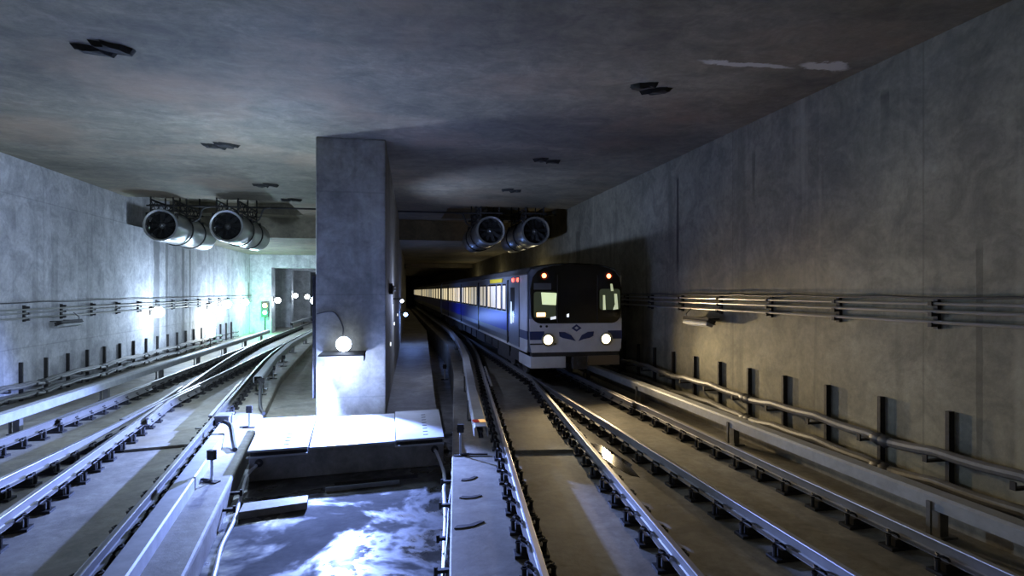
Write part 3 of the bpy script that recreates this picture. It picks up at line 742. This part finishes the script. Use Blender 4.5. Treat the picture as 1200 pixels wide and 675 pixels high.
b = nb(); box(b, -1.1, 1.1, 30.4, 30.9, 1.0, 3.2); box(b, -1.1, 1.1, 61, 61.5, 1.0, 3.2); obj('gangway', b, M_black, train)
# dark roof skin
b = nb()
for ya, yb in ((.25, 30.3), (31, 60.9), (61.6, 90.9)):
    pr = xsec(TW, 1, 3.22, 3.54)[3:12]
    outer = [(x*1.004, z+.012) for x, z in pr]; inner = [(x*1.0, z-.02) for x, z in pr][::-1]
    ring = outer+inner
    r0 = [b.verts.new((x, ya, z)) for x, z in ring]; r1 = [b.verts.new((x, yb, z)) for x, z in ring]
    for i in range(len(ring)): b.faces.new((r0[i], r0[(i+1) % len(ring)], r1[(i+1) % len(ring)], r1[i]))
obj('roof', b, M_roof, train)
# blue stripe both sides
b = nb()
for s in (-1, 1):
    for ya, yb in ((1.24, 30.35), (30.95, 60.95), (61.55, 90.9)): box(b, s*TW-.012, s*TW+.012, ya, yb, 1.42, 2.02)
obj('side_stripe', b, M_blue, train)
b = nb()
for ya, yb in ((3.1, 30.35), (30.95, 60.95), (61.55, 90.9)):
    for s in (-1, 1): box(b, s*TW-.010, s*TW+.010, ya, yb, 2.04, 3.05)
obj('window_band', b, mat('train_upper_blue', (.24, .28, .38), .3, .3), train)
# white cab side panel
b = nb(); box(b, -TW-.012, -TW+.01, .12, 1.15, 1.05, 3.2); obj('cab_side_panel', b, M_white, train)
b = nb(); box(b, TW-.01, TW+.012, .12, 1.15, 1.05, 3.2); obj('cab_side_panel', b, M_white, train)
M_win = em('window_lit', (1, .83, .5), .8); M_winw = em('window_cool', (.75, .88, 1), 1.0); M_winn = em('window_glow', (1, .9, .65), .45)
# side windows + doors (distances measured along the train from its nose)
wins = [(3.4, 3.9), (4.35, 5.0), (5.4, 6.5), (6.75, 7.2), (7.75, 8.3), (8.6, 9.3), (10.5, 11.1), (11.5, 12.3), (12.6, 13.0), (13.5, 14.4), (14.8, 15.2), (15.5, 16.2), (17.4, 18.5), (19.0, 19.7), (20.1, 21.2), (21.8, 22.5), (23.0, 24.0), (25.3, 26.4), (27.0, 28.2), (28.7, 29.8)]
def side_window(a, c, m):
    b = nb(); box(b, -TW-.016, -TW+.01, a-.07, c+.07, 2.06, 2.98); fr = obj('side_window', b, M_mask, train)
    b = nb(); box(b, -TW-.022, -TW-.012, a, c, 2.12, 2.92); obj('pane', b, m, fr)
rnd = random.Random(5)
for a, c in wins: side_window(a, c, rnd.choice([M_win, M_win, M_winn]))
for base in (31, 61.6):
    for k in range(11):
        a = base+.8+k*2.7; side_window(a, a+1.2, rnd.choice([M_win, M_winn]))
for yd in (3.05, 9.9, 16.8, 24.6):
    b = nb(); box(b, -TW-.02, -TW+.01, yd-.10, yd+.10, 1.02, 3.1); obj('door_gap', b, M_black, train)
for yd in (9.2, 16.6, 24.0):
    pass
# cab door with bright window
b = nb(); box(b, -TW-.016, -TW+.01, 1.2, 2.75, 1.05, 3.1); cd = obj('cab_door', b, M_grey, train)
b = nb(); box(b, -TW-.024, -TW-.014, 1.85, 2.5, 1.95, 2.85); obj('door_pane', b, M_mask, cd)
b = nb(); box(b, -TW-.026, -TW-.014, 2.0, 2.12, 1.75, 2.1); box(b, -TW-.026, -TW-.014, 2.3, 2.45, 1.7, 2.4); obj('handrail_gleam', b, em('rail_gleam', (.7, .85, 1), 1.2), cd)  # gleam on the cab door painted as emission
b = nb(); box(b, -TW-.02, -TW+.01, 1.15, 1.22, 1.05, 3.15); obj('seam', b, M_black, cd)
# yellow sign above the first window, red lamps beside
b = nb(); box(b, -TW-.03, -TW-.01, 4.0, 6.6, 3.03, 3.17); obj('yellow_sign', b, M_yellow, train)
M_red = em('red_lamp', (1, .08, .04), 5)
for y in (1.35, 2.1):
    b = nb(); lathe(b, [(.0001, .05), (.05, .04), (.07, 0)], 12, Matrix.Translation((-TW-.01, y, 3.08)) @ Matrix.Rotation(-PI/2, 4, 'Y')); obj('side_lamp', b, M_red, train)
# sill and underframe gear
b = nb(); box(b, -TW-.014, -TW+.02, .2, 30.3, .98, 1.06); obj('sill', b, M_white, train)
rnd = random.Random(3)
for base in (0, 31, 61.6):
    y = base+1.6
    while y < base+29:
        L_ = rnd.uniform(1.2, 2.6)
        b = nb(); box(b, -TW+.12, TW-.12, y, y+L_, rnd.uniform(.48, .6), 1.0); obj('underframe_box', b, M_under, train); y += L_+rnd.uniform(.15, .5)
for yb_ in (4.2, 25.5):
    b = nb(); box(b, -1.25, 1.25, yb_-1.6, yb_+1.6, .38, .7)
    bo = obj('bogie', b, M_under, train)
    for yy_ in (yb_-1.05, yb_+1.05):
        for s in (-1, 1):
            b = nb(); lathe(b, [(.0001, -.05), (.43, -.05), (.43, .05), (.0001, .05)], 24, Matrix.Translation((s*.75, yy_, .431)) @ Matrix.Rotation(PI/2, 4, 'Y')); obj('wheel', b, M_steel, bo)
# ---- face: everything on a plate just ahead of the nose
FY = -.045
def fprism(name, pts, m, y0=FY, th=.04, parent=None, bevel=0):
    """polygon given as (x,z) on the face, extruded along y"""
    b = nb(); a = [b.verts.new((x, y0, z)) for x, z in pts]; c = [b.verts.new((x, y0+th, z)) for x, z in pts]
    n = len(pts); b.faces.new(a); b.faces.new(c[::-1])
    for i in range(n): b.faces.new((a[i], a[(i+1) % n], c[(i+1) % n], c[i]))
    return obj(name, b, m, parent or train, bevel=bevel)
def rrect(x0, x1, z0, z1, r, n=5, corners=(1, 1, 1, 1)):
    pts = []
    for (cx, cz, a0, k) in ((x1-r, z1-r, 0, corners[0]), (x0+r, z1-r, 90, corners[1]), (x0+r, z0+r, 180, corners[2]), (x1-r, z0+r, 270, corners[3])):
        if k:
            for i in range(n+1): a = math.radians(a0+90*i/n); pts.append((cx+r*math.cos(a), cz+r*math.sin(a)))
        else: pts.append((cx+(r if a0 in (0, 270) else -r), cz+(r if a0 in (0, 90) else -r)))
    return pts
# white lower nose
fprism('front_panel', [(-1.31, 1.0), (1.31, 1.0), (1.36, 1.3), (1.37, 1.95), (-1.37, 1.95), (-1.36, 1.3)], M_white, -.03, .06)
# black windscreen mask with arched top and rounded lower corners
pts = []
for i in range(6): a = math.radians(180+90*i/5); pts.append((-1.33+.28+.28*math.cos(a), 1.82+.28+.28*math.sin(a)))
for i in range(6): a = math.radians(270+90*i/5); pts.append((1.33-.28+.28*math.cos(a), 1.82+.28+.28*math.sin(a)))
pts += [(1.35, 2.8), (1.28, 3.13)]+[(1.2*math.cos(PI*k/10), 3.16+.35*math.sin(PI*k/10)**.75) for k in range(1, 10)]+[(-1.28, 3.13), (-1.35, 2.8)]
mask = fprism('windscreen_mask', pts, M_mask, -.07, .08)
fprism('side_pane', rrect(-1.26, -.62, 1.98, 2.72, .08), M_glass, -.082, .02, mask)
fprism('side_pane', rrect(.68, 1.30, 2.2, 2.80, .08), M_glass, -.082, .02, mask)
fprism('cab_light', [(-1.02, 2.36), (-.62, 2.34), (-.60, 2.68), (-1.05, 2.70)], em('cab_lamp', (.75, .9, .5), .85), -.09, .01, mask)
fprism('cab_light', [(.78, 2.2), (.86, 2.2), (.84, 2.62), (.78, 2.62)], em('cab_lamp_b', (.75, .85, .5), .6), -.09, .01, mask)
fprism('cab_light', [(1.08, 2.2), (1.24, 2.22), (1.2, 2.66), (1.12, 2.66), (1.14, 2.35)], em('cab_lamp_c', (.75, .85, .5), .6), -.09, .01, mask)
fprism('cab_light', [(1.02, 2.74), (1.10, 2.74), (1.06, 2.95), (1.0, 2.95)], em('cab_lamp_d', (.75, .85, .5), .5), -.09, .01, mask)
fprism('destination_box', [(-1.26, 2.78), (-.76, 2.78), (-.76, 2.96), (-1.26, 2.96)], mat('dest_grey', (.14, .15, .15), .4), -.09, .02, mask)
fprism('route_display', [(-1.18, 2.02), (-.93, 2.02), (-.93, 2.13), (-1.18, 2.13)], em('route_orange', (1, .55, .2), 5), -.095, .012, mask)
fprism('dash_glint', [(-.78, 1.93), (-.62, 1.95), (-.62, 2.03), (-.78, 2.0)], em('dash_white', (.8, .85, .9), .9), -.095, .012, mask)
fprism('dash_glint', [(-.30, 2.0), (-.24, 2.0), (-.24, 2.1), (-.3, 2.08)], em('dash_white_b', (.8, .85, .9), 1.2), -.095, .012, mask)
# centre door outline
fprism('door_outline', [(-.585, 1.83), (-.56, 1.83), (-.56, 3.2), (-.585, 3.2)], M_under, -.078, .01, mask)
fprism('door_outline', [(.60, 1.83), (.625, 1.83), (.625, 3.2), (.60, 3.2)], M_under, -.078, .01, mask)
# stripes on the nose
fprism('nose_stripe', [(-1.365, 1.36), (-.95, 1.36), (-.95, 1.60), (-1.37, 1.60)], M_dblue, -.042, .02)
fprism('nose_stripe', [(.95, 1.36), (1.365, 1.36), (1.37, 1.60), (.95, 1.60)], M_dblue, -.042, .02)
b = nb(); box(b, -TW-.016, -TW+.01, .1, 1.16, 1.36, 1.60); obj('corner_stripe', b, M_dblue, train)
fprism('nose_line', [(-1.36, 1.22), (-.6, 1.22), (-.6, 1.26), (-1.36, 1.26)], M_under, -.042, .02)
# winged diamond emblem
fprism('emblem_diamond', [(-.15, 1.68), (0, 1.58), (.15, 1.68), (0, 1.79)], M_dblue, -.045, .02)
fprism('emblem_diamond_inner', [(-.06, 1.685), (0, 1.64), (.06, 1.685), (0, 1.73)], M_white, -.052, .01)
fprism('emblem_wing', [(-.52, 1.58), (-.34, 1.57), (-.16, 1.48), (-.02, 1.31), (-.2, 1.36), (-.4, 1.40), (-.5, 1.45)], M_dblue, -.045, .02)
fprism('emblem_wing', [(.52, 1.58), (.34, 1.57), (.16, 1.48), (.06, 1.31), (.2, 1.36), (.4, 1.40), (.5, 1.45)], M_dblue, -.045, .02)
for x in (-1.05, -.88):
    b = nb(); lathe(b, [(.0001, 0), (.035, 0), (.035, .02)], 10, Matrix.Translation((x, -.04, 1.74)) @ Matrix.Rotation(PI/2, 4, 'X')); obj('nose_socket', b, M_black, train)
# lower apron, coupler
b = nb(); box(b, -1.32, -.30, 0, .2, .55, .88); box(b, -1.34, -1.30, 0, 1.6, .55, .88); obj('apron', b, M_white, train, bevel=.02)
b = nb(); box(b, .35, 1.32, 0, .2, .60, .88); obj('apron', b, M_apron_shade, train, bevel=.02)
b = nb(); box(b, -1.28, 1.28, .02, .3, .86, 1.0); obj('buffer_beam', b, M_under, train)
b = nb(); cyl(b, (0, .3, .72), (0, -.25, .72), .09, 12); box(b, -.2, .2, -.42, -.2, .56, .9); lathe(b, [(.0001, 0), (.1, .02), (.13, .1)], 12, Matrix.Translation((0, -.46, .72)) @ Matrix.Rotation(-PI/2, 4, 'X')); obj('coupler', b, M_under, train)
# lamps
M_hl = em('headlight', (1, .82, .45), 6); M_mk = em('marker_orange_red', (1, .16, .05), 14)
def disc(name, x, z, r, m, d=.05):
    b = nb(); lathe(b, [(.0001, d), (r*.7, d*.8), (r, 0)], 20, Matrix.Translation((x, -.06, z)) @ Matrix.Rotation(PI/2, 4, 'X')); return obj(name, b, m, train)
for s in (-1, 1):
    b = nb(); lathe(b, [(.13, 0), (.19, 0), (.20, .05), (.14, .06)], 20, Matrix.Translation((s*.86+.02, -.03, 1.36)) @ Matrix.Rotation(PI/2, 4, 'X')); obj('headlight_rim', b, M_steel, train)
    disc('headlight', s*.86+.02, 1.36, .135, M_hl)
    disc('marker_lamp', s*.96, 3.17, .07, M_mk)
    b = nb(); lathe(b, [(.07, 0), (.12, 0), (.12, .02), (.07, .02)], 16, Matrix.Translation((s*.96, -.07, 3.17)) @ Matrix.Rotation(PI/2, 4, 'X')); obj('marker_rim', b, M_red if 0 else mat('marker_bezel', (.25, .04, .02), .4), train)
    spot('headlight_beam', (TX+s*.86, TY-.2, 1.36), (.06+s*.02, -1, -.06), (1, .76, .42), 165, 130, 1.0, .08)
    spot('headlight_throw', (TX+s*.86, TY-.2, 1.36), (.22, -1, -.05), (1, .78, .46), 760, 62, 1.0, .08)

# ------------------------------------------------------------------ fill lights, added without fixtures
for x, y, z, w in ((XL+.6, -2.5, 3.4, 60), (XR-.6, -2.5, 3.4, 12)):
    point_light('rear_fill_light', (x, y, z), (.9, .95, 1), w, .3)  # added fill behind the camera, no lamp stands there
# train interior spill onto the right wall and the bore beyond
for y in (30, 42, 54):
    point_light('interior_spill', (7.2, y, 3.0), (1, .85, .5), 45, .3)
w = bpy.data.worlds.new('World'); bpy.context.scene.world = w; w.use_nodes = True
w.node_tree.nodes['Background'].inputs[0].default_value = (.62, .6, .42, 1)
w.node_tree.nodes['Background'].inputs[1].default_value = .14

# ------------------------------------------------------------------ camera
cam = bpy.data.cameras.new('Camera'); co = bpy.data.objects.new('Camera', cam); C.objects.link(co)
cam.sensor_width = 36; cam.lens = 36*700/1200; cam.shift_y = 3.5/1200; cam.clip_end = 400
co.location = (0, 0, CAMH); co.rotation_euler = (PI/2, 0, -PSI)
bpy.context.scene.camera = co
vs = bpy.context.scene.view_settings
vs.view_transform = 'Standard'; vs.look = 'None'; vs.exposure = 0; vs.gamma = 1; vs.use_curve_mapping = False
